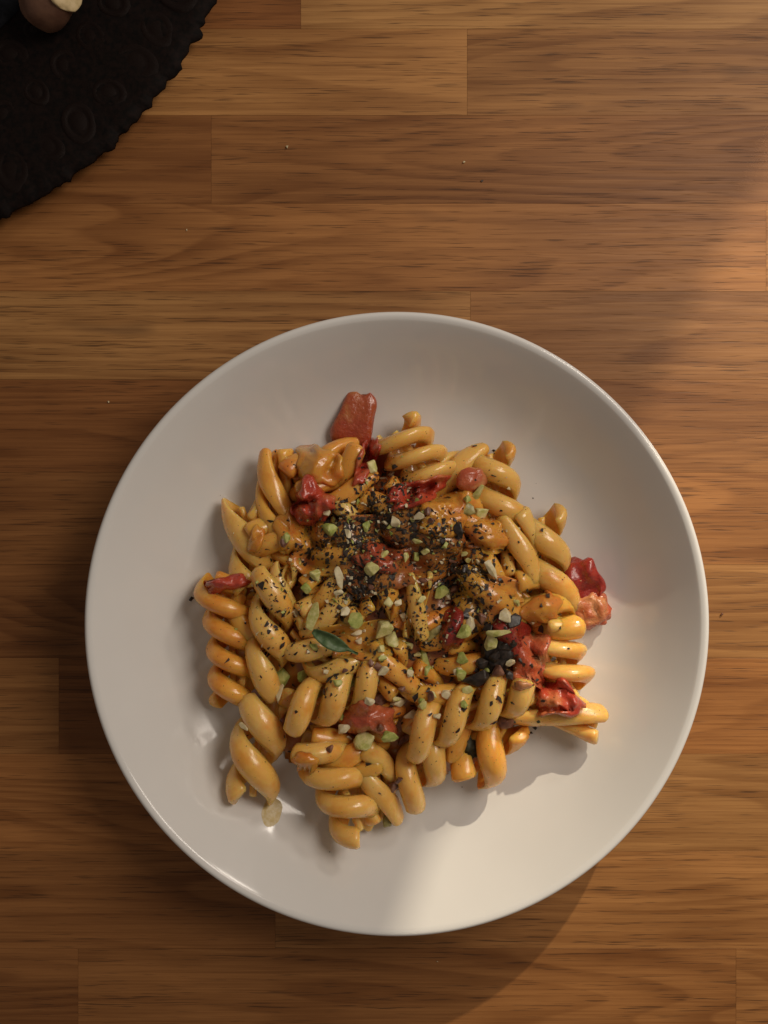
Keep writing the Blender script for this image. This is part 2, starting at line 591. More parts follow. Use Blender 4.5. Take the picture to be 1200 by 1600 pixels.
P0, P1, P2 = M_pasta
SP = [
    # outer pieces, clockwise from the top
    (614, 674, 678, 752, 2.0, 2.2, 46, 33, 2, 24, P0, 'plump tightly wound pasta spiral right of the brick red tomato tongue'),
    (660, 762, 762, 722, 1.8, 1.8, 32, 80, 3, 60, P0, 'pale pasta spiral under the small round tomato slice'),
    (764, 706, 796, 824, 1.9, 1.9, 38, 54, 2, 34, P0, 'pale pasta spiral carrying a thin green seed, beside the small tomato slice'),
    (800, 808, 812, 906, 2.4, 2.4, 30, 90, 3, 50, P0, 'smooth pasta spiral with a curved black herb fleck on it'),
    (846, 804, 872, 946, 1.9, 1.9, 37, 64, 2, 40, P0, 'pasta spiral touching the large folded red tomato piece'),
    (795, 910, 890, 982, 2.3, 2.2, 37, 58, 2, 55, P1, 'orange sauced pasta spiral below the large folded tomato piece'),
    (852, 968, 893, 1080, 2.0, 1.9, 42, 38, 2, 44, P0, 'glossy tightly coiled pasta spiral above the shiny red tomato skin'),
    (795, 1092, 930, 1126, 1.6, 1.5, 30, 85, 3, 85, P0, 'pasta spiral poking out from under the shiny red tomato skin'),
    (732, 1214, 792, 1128, 1.8, 2.0, 41, 66, 2, 60, P1, 'curled pasta spiral with an open end and a dark herb lump'),
    (630, 1246, 700, 1162, 1.9, 2.1, 40, 56, 2, 28, P0, 'pasta spiral with a wide open loop beside the brown nut skin'),
    (572, 1166, 602, 1282, 2.2, 1.8, 31, 84, 3, 72, P0, 'long smooth pasta spiral ending beside the translucent brown shell'),
    (482, 1160, 566, 1294, 1.8, 1.7, 43, 50, 2, 56, P0, 'pasta spiral with three broad turns and orange sauce in its fold'),
    (416, 1090, 398, 1244, 1.8, 1.8, 39, 70, 2, 30, P0, 'loosely twisted pasta spiral next to the dried sauce stain', 1),
    (338, 902, 362, 1090, 1.8, 1.7, 38, 43, 2, 46, P1, 'tightly coiled pasta spiral with a strip of tomato skin at one end'),
    (376, 788, 388, 922, 1.8, 1.8, 35, 78, 2, 56, P0, 'pasta spiral with an orange sauce smear in its groove, beside the coil with tomato skin'),
    (434, 704, 450, 850, 1.9, 2.3, 27, 100, 3, 62, P1, 'slender yellow sauced pasta spiral standing beside the torn red tomato'),
    (456, 750, 562, 712, 2.1, 2.3, 37, 60, 3, 45, P2, 'sauce coated pasta spiral tucked below the brick red tomato tongue'),
    # second layer
    (428, 892, 404, 1076, 2.9, 2.3, 35, 64, 2, 32, P0, 'pepper speckled pasta spiral leaning on the tight coil with tomato skin'),
    (452, 1112, 592, 1048, 2.9, 2.9, 40, 56, 2, 20, P0, 'pale pasta spiral with open grooves near the green herb leaf'),
    (640, 1154, 822, 1070, 2.9, 3.1, 38, 56, 2, 25, P0, 'long pasta spiral with blunt cut end beside the charred nut cluster'),
    (490, 1152, 598, 1186, 2.1, 2.1, 34, 62, 3, 50, P1, 'pasta spiral under the green and white nut chunk'),
    (452, 985, 552, 1046, 2.6, 2.7, 35, 56, 2, 40, P0, 'pale peppered pasta spiral under the green herb leaf'),
    (742, 872, 790, 980, 3.0, 2.7, 34, 72, 3, 50, P1, 'peppered pasta spiral beside the thin white nut sliver'),
    (470, 772, 588, 768, 2.5, 2.6, 32, 74, 3, 70, P2, 'sauce coated pasta spiral above the torn red tomato'),
    (394, 840, 474, 868, 2.2, 2.3, 32, 64, 3, 50, P1, 'sauced pasta spiral speckled with herbs below the slender spiral'),
    (702, 775, 764, 866, 2.4, 2.5, 36, 74, 3, 60, P2, 'orange sauced pasta spiral below the pale green nut halves'),
    (452, 880, 446, 950, 2.7, 2.8, 20, 60, 2, 40, P0, 'narrow pasta end standing beside the pepper speckled spiral'),
    (536, 786, 552, 862, 2.9, 3.0, 24, 46, 2, 12, P0, 'small knobbed pasta end sticking out of the dense pepper'),
    (604, 862, 592, 956, 3.2, 3.1, 30, 66, 2, 45, P1, 'orange tinted pasta spiral below the round green nut'),
    (657, 897, 650, 1006, 3.4, 3.1, 20, 120, 2, 55, P0, 'thin pasta blade standing on edge in the middle of the heap'),
    (608, 1004, 632, 1080, 2.8, 2.7, 32, 66, 3, 40, P1, 'rounded pasta spiral beside the crumbly green nut chunk with white top'),
    (642, 1052, 700, 1098, 2.4, 2.4, 32, 62, 3, 45, P1, 'shaded pasta spiral deep in the gap above the long blunt ended spiral'),
    (480, 925, 566, 894, 2.7, 2.9, 32, 62, 3, 45, P1, 'peppered pasta spiral holding the pale crescent nut piece'),
    (470, 966, 564, 946, 2.7, 2.9, 32, 58, 3, 45, P0, 'pale pasta spiral under the squarish green nut piece'),
    (642, 792, 704, 862, 2.9, 3.0, 34, 72, 3, 55, P2, 'sauce covered pasta spiral under the long red tomato shred'),
    (598, 766, 650, 840, 2.7, 3.0, 32, 66, 3, 40, P2, 'pasta spiral buried under the densest black pepper'),
    (658, 984, 742, 957, 2.7, 2.7, 32, 62, 3, 45, P2, 'sauced pasta spiral under the large oval seed'),
    (696, 1017, 768, 1060, 2.2, 2.3, 34, 62, 3, 40, P1, 'pasta spiral under the flat charred black flake'),
    (804, 1044, 778, 958, 2.2, 2.3, 34, 62, 3, 40, P2, 'sauced pasta spiral under the charred nut cluster'),
    (540, 1090, 622, 1130, 2.1, 2.2, 34, 60, 3, 40, P2, 'sauced pasta spiral under the pink red tomato flesh'),
    (502, 844, 588, 866, 2.6, 2.9, 32, 66, 3, 45, P2, 'sauced pasta spiral behind the oval green nut piece'),
    (692, 1168, 758, 1122, 2.0, 2.0, 34, 62, 3, 40, P1, 'pasta spiral half hidden under the long blunt ended spiral'),
    (395, 934, 400, 1000, 1.9, 1.9, 32, 62, 3, 40, P1, 'pasta spiral half hidden between the tight coil and the pepper speckled spiral'),
]
for s in SP:
    spiral(*s)


# ------------------------------------------------------------------ sauce bed
def build_sauce():
    n = 110
    x0, y0 = W(300, 1300, 0.012).xy
    x1, y1 = W(960, 620, 0.012).xy
    v, idx, f = [], {}, []
    c = W(612, 965, 0.012)
    for i in range(n + 1):
        for j in range(n + 1):
            x = x0 + (x1 - x0) * i / n; y = y0 + (y1 - y0) * j / n
            dx, dy = (x - c.x) / 0.0700, (y - c.y) / 0.0740
            a = math.atan2(dy, dx)
            r = math.hypot(dx, dy) / (1 + 0.07 * noise.noise(Vector((math.cos(a) * 2.5, math.sin(a) * 2.5, 4))))
            if r > 1: continue
            h = 0.0195 * (1 - r ** 2.2) + 0.0018 * noise.noise(Vector((x * 130, y * 130, 0))) * min(1, (1 - r) * 4)
            z = bowl_z(x, y) + 0.0004 + max(h, 0.0)
            idx[(i, j)] = len(v); v.append((x, y, z))
    for i in range(n):
        for j in range(n):
            q = [(i, j), (i + 1, j), (i + 1, j + 1), (i, j + 1)]
            if all(k in idx for k in q): f.append(tuple(idx[k] for k in q))
    o = mesh_obj('tomato_cream_sauce', v, f, M_sauce, loc=(c.x, c.y, 0.0085))
    tag(o, 'orange brown tomato cream sauce filling the gaps under the pasta', 'sauce', kind='stuff')
    collect(o)


build_sauce()
# the glaze also catches what falls beside the heap
base = len(ALL_V)
for v in bowl.data.vertices: ALL_V.append(Vector(v.co) + bowl.location)
for p in bowl.data.polygons: ALL_F.append(tuple(base + i for i in p.vertices))
BVH = BVHTree.FromPolygons(ALL_V, ALL_F)


def drop(px, py):
    """where a crumb seen at this pixel comes to rest"""
    o = Vector((0, 0, CAM_H)); d = (W(px, py, 0) - o).normalized()
    h = BVH.ray_cast(o, d)
    if h[0] is None: return W(px, py, 0), Vector((0, 0, 1))
    n = h[1]
    if n.dot(d) > 0: n = -n
    return h[0], n


# ------------------------------------------------------------------ tomato pieces
def blob(name, px, py, lx, ly, th, rot, mat, label, cat, group=None, rough=0.30, lift=0.35, sub=4, freq=1.35, tilt=True, shape=None):
    """crumpled soft lump, lx by ly pixels, th metres thick, turned rot degrees, resting on what lies below"""
    p, n = drop(px, py)
    k = PX * (CAM_H - p.z) / CAM_H
    bm = bmesh.new()
    bmesh.ops.create_icosphere(bm, subdivisions=sub, radius=1.0)
    sd = Vector((random.random() * 50, random.random() * 50, random.random() * 50))
    for v in bm.verts:
        c = v.co.copy()
        if shape: c = shape(c)
        f = 1 + rough * noise.fractal(c * freq + sd, 1.0, 2.0, 2)
        c = Vector((c.x * f, c.y * f, c.z * (1 + rough * 1.6 * noise.noise(c * freq * 1.3 + sd * 2))))
        v.co = Vector((c.x * lx * k / 2, c.y * ly * k / 2, c.z * th / 2))
    o = bm_obj(name, bm, mat)
    up = (n + Vector((0, 0, 1.6))).normalized() if tilt else Vector((0, 0, 1))
    q = Vector((0, 0, 1)).rotation_difference(up)
    o.rotation_mode = 'QUATERNION'
    from mathutils import Quaternion
    o.rotation_quaternion = q @ Quaternion((0, 0, 1), math.radians(rot))
    o.location = p + up * th * lift
    tag(o, label, cat, group)
    return o


def drape(name, px, py, lx, ly, th, rot, mat, label, cat, group=None, ragged=0.25, bumps=0.5):
    """soft mass lying over whatever is below: follows it loosely, thick in the middle, thin at a ragged rim"""
    NR, NA = 13, 44
    sd = random.random() * 50
    ca, sa = math.cos(math.radians(rot)), math.sin(math.radians(rot))
    grid = []
    for i in range(NR):
        t = i / (NR - 1)
        row = []
        for j in range(NA):
            A = 2 * PI * j / NA
            q = Vector((math.cos(A), math.sin(A), 0))
            r = t * (1 + ragged * (noise.noise(q * 1.3 + Vector((sd, 0, 0))) + 0.4 * noise.noise(q * 2.6 + Vector((0, sd, 0)))))
            r *= (abs(q.x) ** 3.2 + abs(q.y) ** 3.2) ** (-1 / 3.2)
            u, v = r * q.x * lx / 2, r * q.y * ly / 2
            x, y = px + u * ca + v * sa, py - (-u * sa + v * ca)
            p, n = drop(x, y)
            row.append(p)
        grid.append(row)
    z = [[p.z for p in row] for row in grid]
    z0 = [r[:] for r in z]
    for it in range(5):                                # a soft thing bridges the gaps
        nz = [r[:] for r in z]
        for i in range(NR):
            for j in range(NA):
                nb = [z[i][(j + 1) % NA], z[i][j - 1], z[max(i - 1, 0)][j], z[min(i + 1, NR - 1)][j]]
                nz[i][j] = max(z0[i][j], sum(nb) / 4) if i else sum(z[1]) / NA
        z = nz
    V, F = [], []
    for side in (0, 1):
        for i in range(NR):
            t = i / (NR - 1)
            for j in range(NA):
                p = grid[i][j]
                h = th * math.sqrt(max(0.0, 1 - t ** 2.5))
                m = noise.fractal(Vector((p.x * 200 + sd, p.y * 200, sd)), 1.0, 2.0, 2)
                m2 = 1 - 2 * abs(noise.noise(Vector((p.x * 190, p.y * 190 + sd, 2))))
                h *= 1 + bumps * (0.45 * m + 0.5 * m2)
                zz = z[i][j] + (max(h, 0.0003) if side == 0 else -0.0012)
                V.append(Vector((p.x, p.y, zz)))
    k = NR * NA
    for i in range(NR - 1):
        for j in range(NA):
            jj = (j + 1) % NA
            if i == 0:
                F.append((0, NA + j, NA + jj)); F.append((k, k + NA + jj, k + NA + j))
            else:
                qd = (i * NA + j, (i + 1) * NA + j, (i + 1) * NA + jj, i * NA + jj)
                F.append(qd); F.append(tuple(k + x for x in qd[::-1]))
    e = (NR - 1) * NA
    for j in range(NA):
        jj = (j + 1) % NA
        F.append((e + jj, e + j, k + e + j, k + e + jj))
    c = sum((g for g in grid[0]), Vector()) / NA
    o = mesh_obj(name, V, F, mat, loc=tuple(c))
    me = o.data
    bm = bmesh.new(); bm.from_mesh(me)
    bmesh.ops.delete(bm, geom=[v for v in bm.verts if not v.link_faces], context='VERTS')
    bmesh.ops.recalc_face_normals(bm, faces=bm.faces); bm.to_mesh(me); bm.free()
    tag(o, label, cat, group)
    return o


def box(c, p=0.62):      # squarer outline than an egg
    return Vector((math.copysign(abs(c.x) ** p, c.x), math.copysign(abs(c.y) ** p, c.y), c.z))


def fork(c):      # flat tongue with two round lobes at its far end, wider foot
    c = box(c)
    t = (c.y + 1) / 2
    w = 1.25 - 0.55 * t if t < 0.6 else 0.92
    y = c.y
    if t > 0.75: y -= 0.25 * max(0.0, 1 - abs(c.x) * 2.6) * (t - 0.75) * 4
    return Vector((c.x * w, y, c.z * (0.8 + 0.5 * abs(c.x))))


def fold(c):      # folded sheet with a raised outer rim
    c = box(c, 0.75)
    return Vector((c.x, c.y, c.z * 0.7 + 0.9 * max(0, c.x - 0.1) ** 1.3 - 0.2 * c.x + 0.25 * math.sin(c.y * 4)))


TG = 'tomato pieces among the pasta'
SG = 'thick orange sauce lumps on the pasta'
soft = []


def lay(o):
    """what is laid later rests on it"""
    global BVH
    bpy.context.view_layer.update()
    base = len(ALL_V)
    mw = o.matrix_world
    for v in o.data.vertices: ALL_V.append(mw @ v.co)
    for p in o.data.polygons: ALL_F.append(tuple(base + i for i in p.vertices))


def relay():
    global BVH
    BVH = BVHTree.FromPolygons(ALL_V, ALL_F)


lay(drape('sauce_lump', 622, 856, 190, 130, 0.0012, -12, M_sauce, 'broad brownish orange sauce mass under the dense black pepper', 'sauce', SG, 0.3, 0.6))
lay(drape('sauce_film', 520, 860, 120, 90, 0.0009, 20, M_sauce_o, 'thin orange sauce film between the torn tomato and the dense pepper', 'sauce', SG, 0.5, 0.8))
lay(drape('sauce_film', 760, 940, 110, 90, 0.0009, 30, M_sauce_o, 'thin orange sauce film around the peppered spiral with the white sliver', 'sauce', SG, 0.5, 0.8))
lay(drape('sauce_film', 560, 1000, 110, 60, 0.0009, 0, M_sauce_o, 'thin yellow orange sauce film right of the herb leaf', 'sauce', SG, 0.5, 0.8))
relay()
lay(drape('sauce_lump', 690, 806, 84, 66, 0.0045, -20, M_sauce_o, 'thick orange sauce lump below the long red tomato shred', 'sauce', SG, 0.35, 0.7))
lay(drape('sauce_lump', 758, 836, 62, 50, 0.0030, 0, M_sauce_o, 'bright orange sauce lump beside the smooth spiral with black fleck', 'sauce', SG, 0.35, 0.6))
lay(drape('sauce_lump', 622, 962, 26, 50, 0.0030, 8, M_sauce_o, 'small orange sauce lump beside the thin standing blade', 'sauce', SG))
lay(drape('sauce_lump', 478, 1188, 38, 26, 0.0022, 20, M_sauce_o, 'orange sauce dab in the fold of the broad turned spiral', 'sauce', SG))
lay(drape('sauce_lump', 455, 832, 44, 66, 0.0022, -12, M_sauce_o, 'orange sauce smear over the slender yellow spiral', 'sauce', SG, 0.4))
lay(drape('sauce_lump', 500, 728, 74, 56, 0.0030, 20, M_sauce_o, 'ochre sauce lump below the brick red tomato tongue', 'sauce', SG, 0.3))
lay(drape('sauce_lump', 400, 842, 22, 46, 0.0018, 15, M_sauce_o, 'thin orange sauce smear in a groove at the heap edge', 'sauce', SG))
lay(drape('sauce_lump', 846, 950, 66, 44, 0.0020, -35, M_sauce_o, 'glossy orange sauce puddle beside the pale tomato chunk', 'sauce', SG))
relay()
lay(blob('tomato_piece', 556, 655, 58, 96, 0.0055, -16, M_tomb, 'brick red tomato tongue with forked end lying on the glaze above the heap', 'tomato', TG, 0.10, 0.55, shape=fork))
lay(drape('tomato_piece', 487, 786, 66, 62, 0.0060, 20, M_tom, 'torn bright red tomato piece beside the slender yellow spiral', 'tomato', TG, 0.5, 1.0))
lay(drape('tomato_piece', 572, 722, 26, 80, 0.0030, 25, M_tom, 'narrow red tomato strip running down from the brick red tongue', 'tomato', TG, 0.4, 0.8))
lay(drape('tomato_piece', 648, 770, 110, 36, 0.0040, -22, M_tom, 'long red tomato shred dusted with pepper in the upper heap', 'tomato', TG, 0.5, 0.9))
lay(blob('tomato_piece', 728, 745, 50, 42, 0.007, 0, M_tomp, 'small round pinkish tomato slice between the pale spirals', 'tomato', TG, 0.14, 0.75))
lay(blob('tomato_piece', 906, 906, 54, 80, 0.014, 28, M_tomd, 'large folded dark red tomato piece against the glaze', 'tomato', TG, 0.25, 0.5, shape=fold))
lay(blob('tomato_piece', 914, 950, 62, 56, 0.013, 20, M_tomp, 'pale fleshy tomato chunk below the folded dark red piece', 'tomato', TG, 0.30, 0.45, freq=2.0, shape=box))
lay(drape('tomato_piece', 866, 1092, 66, 52, 0.0060, -12, M_tom, 'shiny crumpled red tomato skin above the protruding spiral', 'tomato', TG, 0.5, 1.1))
lay(drape('tomato_piece', 826, 1032, 52, 92, 0.0035, 15, M_tomp, 'soft pinkish tomato flesh beside the charred nut cluster', 'tomato', TG, 0.35, 0.6))
lay(drape('tomato_piece', 577, 1122, 78, 52, 0.0024, 10, M_tomp, 'pink red tomato flesh above the green and white nut chunk', 'tomato', TG, 0.4, 0.8))
lay(drape('tomato_piece', 354, 911, 62, 24, 0.0024, -10, M_tom, 'strip of red tomato skin across the tightly coiled spiral', 'tomato', TG, 0.4, 0.7))
lay(drape('tomato_piece', 706, 982, 34, 70, 0.0030, 10, M_tomd, 'dark red tomato strip beside the large oval seed', 'tomato', TG, 0.35))
lay(drape('tomato_piece', 592, 872, 74, 42, 0.0030, 10, M_tomb, 'dull red tomato scrap under the round green nut', 'tomato', TG, 0.4, 0.8))
lay(drape('tomato_piece', 796, 990, 66, 50, 0.0030, 30, M_tomd, 'dark purple red tomato skin behind the charred nut cluster', 'tomato', TG, 0.4))
relay()

# ------------------------------------------------------------------ chopped nuts and seeds
def chip_mesh(n=12, rnd=None, bevel=True):
    rnd = rnd or random
    bm = bmesh.new()
    for i in range(n):
        v = Vector((rnd.gauss(0, 1), rnd.gauss(0, 1), rnd.gauss(0, 1))).normalized() * rnd.uniform(0.82, 1.08)
        bm.verts.new(v)
    r = bmesh.ops.convex_hull(bm, input=bm.verts)
    for v in [g for g in r['geom_interior'] if isinstance(g, bmesh.types.BMVert)]: bm.verts.remove(v)
    if bevel:
        bmesh.ops.bevel(bm, geom=bm.edges[:], offset=0.07, segments=1, affect='EDGES')
    return bm


def nut(px, py, lx, ly, rot, mat, label, cat='nut', name='nut_piece', th=None, group='chopped nuts on the pasta'):
    p, n = drop(px, py)
    k = PX * (CAM_H - p.z) / CAM_H
    bm = chip_mesh(random.choice((10, 12, 14)))
    th = th or min(lx, ly) * 0.95 * k
    bmesh.ops.scale(bm, vec=(lx * k * 0.66, ly * k * 0.66, th / 2), verts=bm.verts)
    o = bm_obj(name, bm, mat, smooth=False)
    up = (n + Vector((0, 0, 1.0))).normalized()
    from mathutils import Quaternion
    o.rotation_mode = 'QUATERNION'
    o.rotation_quaternion = Vector((0, 0, 1)).rotation_difference(up) @ Quaternion((0, 0, 1), math.radians(rot))
    o.location = p + up * th * 0.42
    tag(o, label, cat, group)
    return o


NUTS = [
    (513, 830, 26, 18, 10, M_green, 'oval green nut piece beside the torn red tomato'),
    (583, 886, 22, 20, 0, M_pale, 'round pale green nut above the scattered pepper, on a dull red tomato scrap'),
    (530, 902, 12, 30, 15, M_cream, 'pale crescent nut piece left of the round green nut'),
    (494, 899, 18, 20, 30, M_pale, 'pale nut chunk beside the narrow pasta end'),
    (745, 768, 13, 32, -18, M_pale, 'thin green seed leaning on the small round tomato slice'),
    (750, 802, 26, 22, 40, M_pale, 'pale green nut half with a white cut face under the thin green seed'),
    (729, 800, 22, 18, 0, M_olive, 'dark olive nut half beside the white faced half'),
    (766, 889, 11, 34, 28, M_cream, 'thin white nut sliver on the peppered spiral'),
    (688, 925, 24, 18, 10, M_green, 'green nut crumb beside the top of the thin standing blade'),
    (492, 966, 18, 40, -15, M_pale, 'long pale green nut piece above the herb leaf'),
    (555, 964, 20, 30, 0, M_green, 'squarish green nut piece right of the herb leaf'),
    (537, 953, 16, 16, 0, M_cream, 'small cream nut piece between two green ones'),
    (597, 982, 30, 26, 20, M_pale, 'crumbly yellow green nut chunk in the middle of the heap'),
    (612, 1002, 22, 30, 10, M_pale, 'crumbly green nut chunk with white top near the standing blade'),
    (735, 973, 16, 26, 10, M_cream, 'cream curved nut sliver beside the dark red tomato strip'),
    (720, 984, 22, 24, 0, M_green, 'dull green nut half next to the cream curved sliver'),
    (780, 987, 34, 15, 5, M_pale, 'elongated green nut piece lying above the charred cluster'),
    (722, 1028, 18, 20, 20, M_green, 'yellow green nut crumb left of the charred cluster'),
    (718, 1050, 18, 22, 0, M_green, 'knobbly green nut crumb above the long blunt ended spiral'),
    (729, 1078, 18, 13, 20, M_pale, 'small pale nut half lying on the long blunt ended spiral'),
    (440, 1056, 26, 26, 0, M_green, 'round green nut piece left of the open grooved spiral'),
    (438, 1082, 17, 30, -20, M_cream, 'pale elongated nut piece under the round green one'),
    (474, 1052, 13, 22, -15, M_green, 'narrow green nut sliver above the open grooved spiral'),
    (537, 1134, 20, 18, 30, M_cream, 'cream nut cube beside the pink red tomato flesh'),
    (576, 1161, 36, 26, 18, M_pale, 'green and white nut chunk below the pink red tomato flesh'),
    (598, 1046, 18, 15, 25, M_cream, 'cream nut cube resting beside the open grooved spiral'),
    (594, 1090, 22, 20, 0, M_brown, 'brownish nut curl above the pink red tomato flesh'),
    (619, 1100, 24, 18, 20, M_cream, 'cream nut chunk with brown side left of the long blunt ended spiral'),
    (552, 1068, 24, 14, 0, M_green, 'green nut sliver inside the open grooved spiral'),
    (664, 1030, 12, 32, 20, M_green, 'thin green nut sliver standing in the dark gap below the blade'),
    (789, 964, 26, 20, 40, M_cream, 'large pale nut wedge behind the charred cluster'),
    (511, 799, 12, 10, 0, M_cream, 'tiny white nut crumb on the torn red tomato'),
    (612, 742, 11, 12, 0, M_cream, 'tiny white nut crumb at the top of the heap'),
    (618, 814, 14, 20, 10, M_cream, 'cream nut chip in the dense pepper'),
    (656, 806, 16, 14, 0, M_cream, 'pale nut chip on the orange sauce lump'),
    (668, 800, 10, 16, 0, M_brown, 'pinkish brown nut chip on the orange sauce lump'),
    (790, 1124, 32, 22, 15, M_brown, 'reddish brown nut skin curl beside the curled open ended spiral'),
    (614, 1226, 20, 22, 20, M_brown, 'reddish brown nut skin between two smooth spirals'),
    (632, 1152, 30, 12, 35, M_brown, 'thin brown nut skin at the end of the long blunt ended spiral'),
    (582, 733, 18, 20, 0, M_pale, 'pale green nut piece right of the narrow red tomato strip'),
    (460, 956, 12, 14, 0, M_cream, 'small cream nut crumb beside the pepper speckled spiral'),
    (562, 1000, 14, 10, 0, M_cream, 'white nut crumb at the tip of the herb leaf'),
    (806, 942, 14, 10, 0, M_pale, 'white green nut crumb on the orange sauced spiral'),
    (608, 1147, 26, 20, 10, M_green, 'dark green nut chunk right of the green and white one'),
    (640, 1118, 22, 14, 0, M_cream, 'flat cream nut chip under the long blunt ended spiral'),
    (575, 1096, 16, 14, 0, M_cream, 'small pale nut crumb above the pink red tomato flesh'),
]
for a in NUTS:
    nut(*a)
rnd2 = random.Random(21)
EXTRA = ((M_pale, 'small pale green nut chip lying among the black pepper'), (M_cream, 'small cream nut chip lying among the black pepper'),
         (M_green, 'small green nut chip lying among the black pepper'), (M_brown, 'small reddish brown nut skin chip lying among the black pepper'))
for i in range(64):
    cx, cy, sx, sy = rnd2.choice(((590, 850, 60, 45), (700, 880, 50, 50), (590, 960, 60, 40), (720, 1000, 50, 45), (560, 1050, 70, 50), (640, 1080, 60, 40)))
    m, lab = rnd2.choice(EXTRA)
    nut(rnd2.gauss(cx, sx), rnd2.gauss(cy, sy), rnd2.uniform(8, 17), rnd2.uniform(8, 15), rnd2.uniform(0, 180), m, lab, group=lab.replace('small ', '').replace(' chip', ' chips'))


def seed(px, py, lx, ly, rot, mat, label, name='pistachio', cat='nut', th=0.0032, rough=0.22, freq=1.6):
    return blob(name, px, py, lx, ly, th, rot, mat, label, cat, 'chopped nuts on the pasta', rough, 0.35, sub=3, freq=freq)


seed(678, 984, 34, 52, -18, M_olive, 'large oval olive green seed beside the thin standing blade', 'seed')
seed(734, 1163, 30, 42, 10, M_herb, 'dark green herb lump on the curled open ended spiral', 'herb_lump', 'herb', 0.004, 0.5, 3.0)
seed(606, 1279, 20, 26, -30, M_olive, 'translucent brown shell lying on the glaze at the heap edge', 'nut_shell', 'nut', 0.003)

# charred cluster: black crust with nut halves baked into it
cl = blob('charred_cluster', 778, 1016, 48, 78, 0.006, -8, M_char, 'charred black nut cluster with green nut halves baked in', 'nut', None, 0.35, 0.3, freq=1.8)
cl.rotation_mode = 'QUATERNION'


def child_chip(parent, name, off, sc, mat, rot=0):
    bm = chip_mesh(14)
    bmesh.ops.scale(bm, vec=sc, verts=bm.verts)
    o = bm_obj(name, bm, mat, parent, smooth=False)
    o.location = off; o.rotation_euler = (0, 0, rot)
    return o


child_chip(cl, 'nut_half', (-0.0030, 0.0040, 0.0038), (0.0032, 0.0050, 0.0020), M_pale, 0.2)
child_chip(cl, 'nut_half', (0.0014, -0.0066, 0.0034), (0.0034, 0.0032, 0.0022), M_brown, 0.4)
child_chip(cl, 'nut_half', (0.0056, -0.0026, 0.0030), (0.0024, 0.0015, 0.0016), M_cream, 0.6)
for (ox, oy, sx, sy, ro) in ((0.0030, 0.0030, .0036, .0028, .3), (-0.0010, -0.0012, .0034, .0026, 1.1), (0.0048, 0.0062, .0026, .0036, .6), (-0.0052, -0.0050, .0026, .0034, 2.0),
                             (-0.0048, 0.0098, .0030, .0020, .2), (0.0058, -0.0078, .0022, .0026, .9)):
    child_chip(cl, 'charred_crust', (ox, oy, 0.0028), (sx, sy, 0.0022), M_char, ro)
nut(742, 1052, 40, 28, 10, M_char, 'flat charred black flake above the long blunt ended spiral', 'nut', 'charred_flake')
nut(716, 828, 18, 24, 30, M_char, 'small charred black flake beside the orange sauce lump', 'nut', 'charred_flake')
nut(802, 972, 24, 18, 40, M_char, 'dark purple black flake behind the elongated green nut piece', 'nut', 'charred_flake')


# ------------------------------------------------------------------ herb leaf
def leaf():
    a, n = drop(490, 984); b, n2 = drop(560, 1020)
    a.z += 0.004; b.z += 0.0025
    d = b - a; L = d.length; d.normalize()
    s = Vector((0, 0, 1)).cross(d).normalized(); u = d.cross(s)
    V, F = [], []
    n = 22; m = 6
    for side in (0, 1):
        for i in range(n + 1):
            t = i / n
            w = 0.0030 * (math.sin(PI * min(1, t * 1.15 + 0.06)) ** 0.7 if t < 0.80 else 0.16 + 0.4 * max(0, (0.9 - t)))
            for j in range(m + 1):
                q = (j / m) * 2 - 1
                p = a + d * (L * t) + s * (q * w) + u * (0.0022 * math.sin(PI * t) + 0.0016 * abs(q) ** 1.3 * (w / 0.003) + 0.0010 * noise.noise(Vector((t * 7, q * 1.5, 1))))
                p -= u * (0.00035 * side)
                V.append(p)
    k = (n + 1) * (m + 1)
    for i in range(n):
        for j in range(m):
            q = (i * (m + 1) + j, i * (m + 1) + j + 1, (i + 1) * (m + 1) + j + 1, (i + 1) * (m + 1) + j)
            F.append(q); F.append(tuple(k + x for x in q[::-1]))
    ring = [i * (m + 1) for i in range(n + 1)]
    ring2 = [i * (m + 1) + m for i in range(n + 1)]
    for i in range(n):
        F.append((ring[i], ring[i + 1], k + ring[i + 1], k + ring[i]))
        F.append((ring2[i + 1], ring2[i], k + ring2[i], k + ring2[i + 1]))
    for j in range(m):
        F.append((j + 1, j, k + j, k + j + 1)); F.append((n * (m + 1) + j, n * (m + 1) + j + 1, k + n * (m + 1) + j + 1, k + n * (m + 1) + j))
    o = mesh_obj('herb_leaf', V, F, M_leaf, loc=tuple((a + b) / 2))
    tag(o, 'narrow folded green herb leaf on top of the pasta', 'herb')


leaf()


# ------------------------------------------------------------------ pepper, herb flecks and crumbs: too many and too small to count
def scatter(name, label, cat, mat, spots, smin, smax, flat, rs):
    rnd = random.Random(rs)
    protos = []
    for i in range(10):
        bm = chip_mesh(7, rnd, False)
        bm.verts.ensure_lookup_table()
        vs = [v.co.copy() for v in bm.verts]; ix = {v: i for i, v in enumerate(bm.verts)}
        protos.append((vs, [tuple(ix[v] for v in f.verts) for f in bm.faces]))
        bm.free()
    V, F = [], []
    for (px, py) in spots:
        p, n = drop(px, py)
        s = smin + (smax - smin) * rnd.random() ** 3.0
        vs, fs = rnd.choice(protos)
        q = Vector((0, 0, 1)).rotation_difference(n)
        rot = Matrix.Rotation(rnd.uniform(0, 2 * PI), 3, 'Z')
        el = rnd.uniform(0.6, 1.5)
        b = len(V)
        for v in vs:
            w = rot @ Vector((v.x * s * el, v.y * s / el, v.z * s * flat))
            V.append(p + q @ w + n * s * flat * 0.5)
        F += [tuple(b + i for i in f) for f in fs]
    o = mesh_obj(name, V, F, mat, loc=tuple(W(612, 960, 0.025)), smooth=False)
    tag(o, label, cat, kind='stuff')


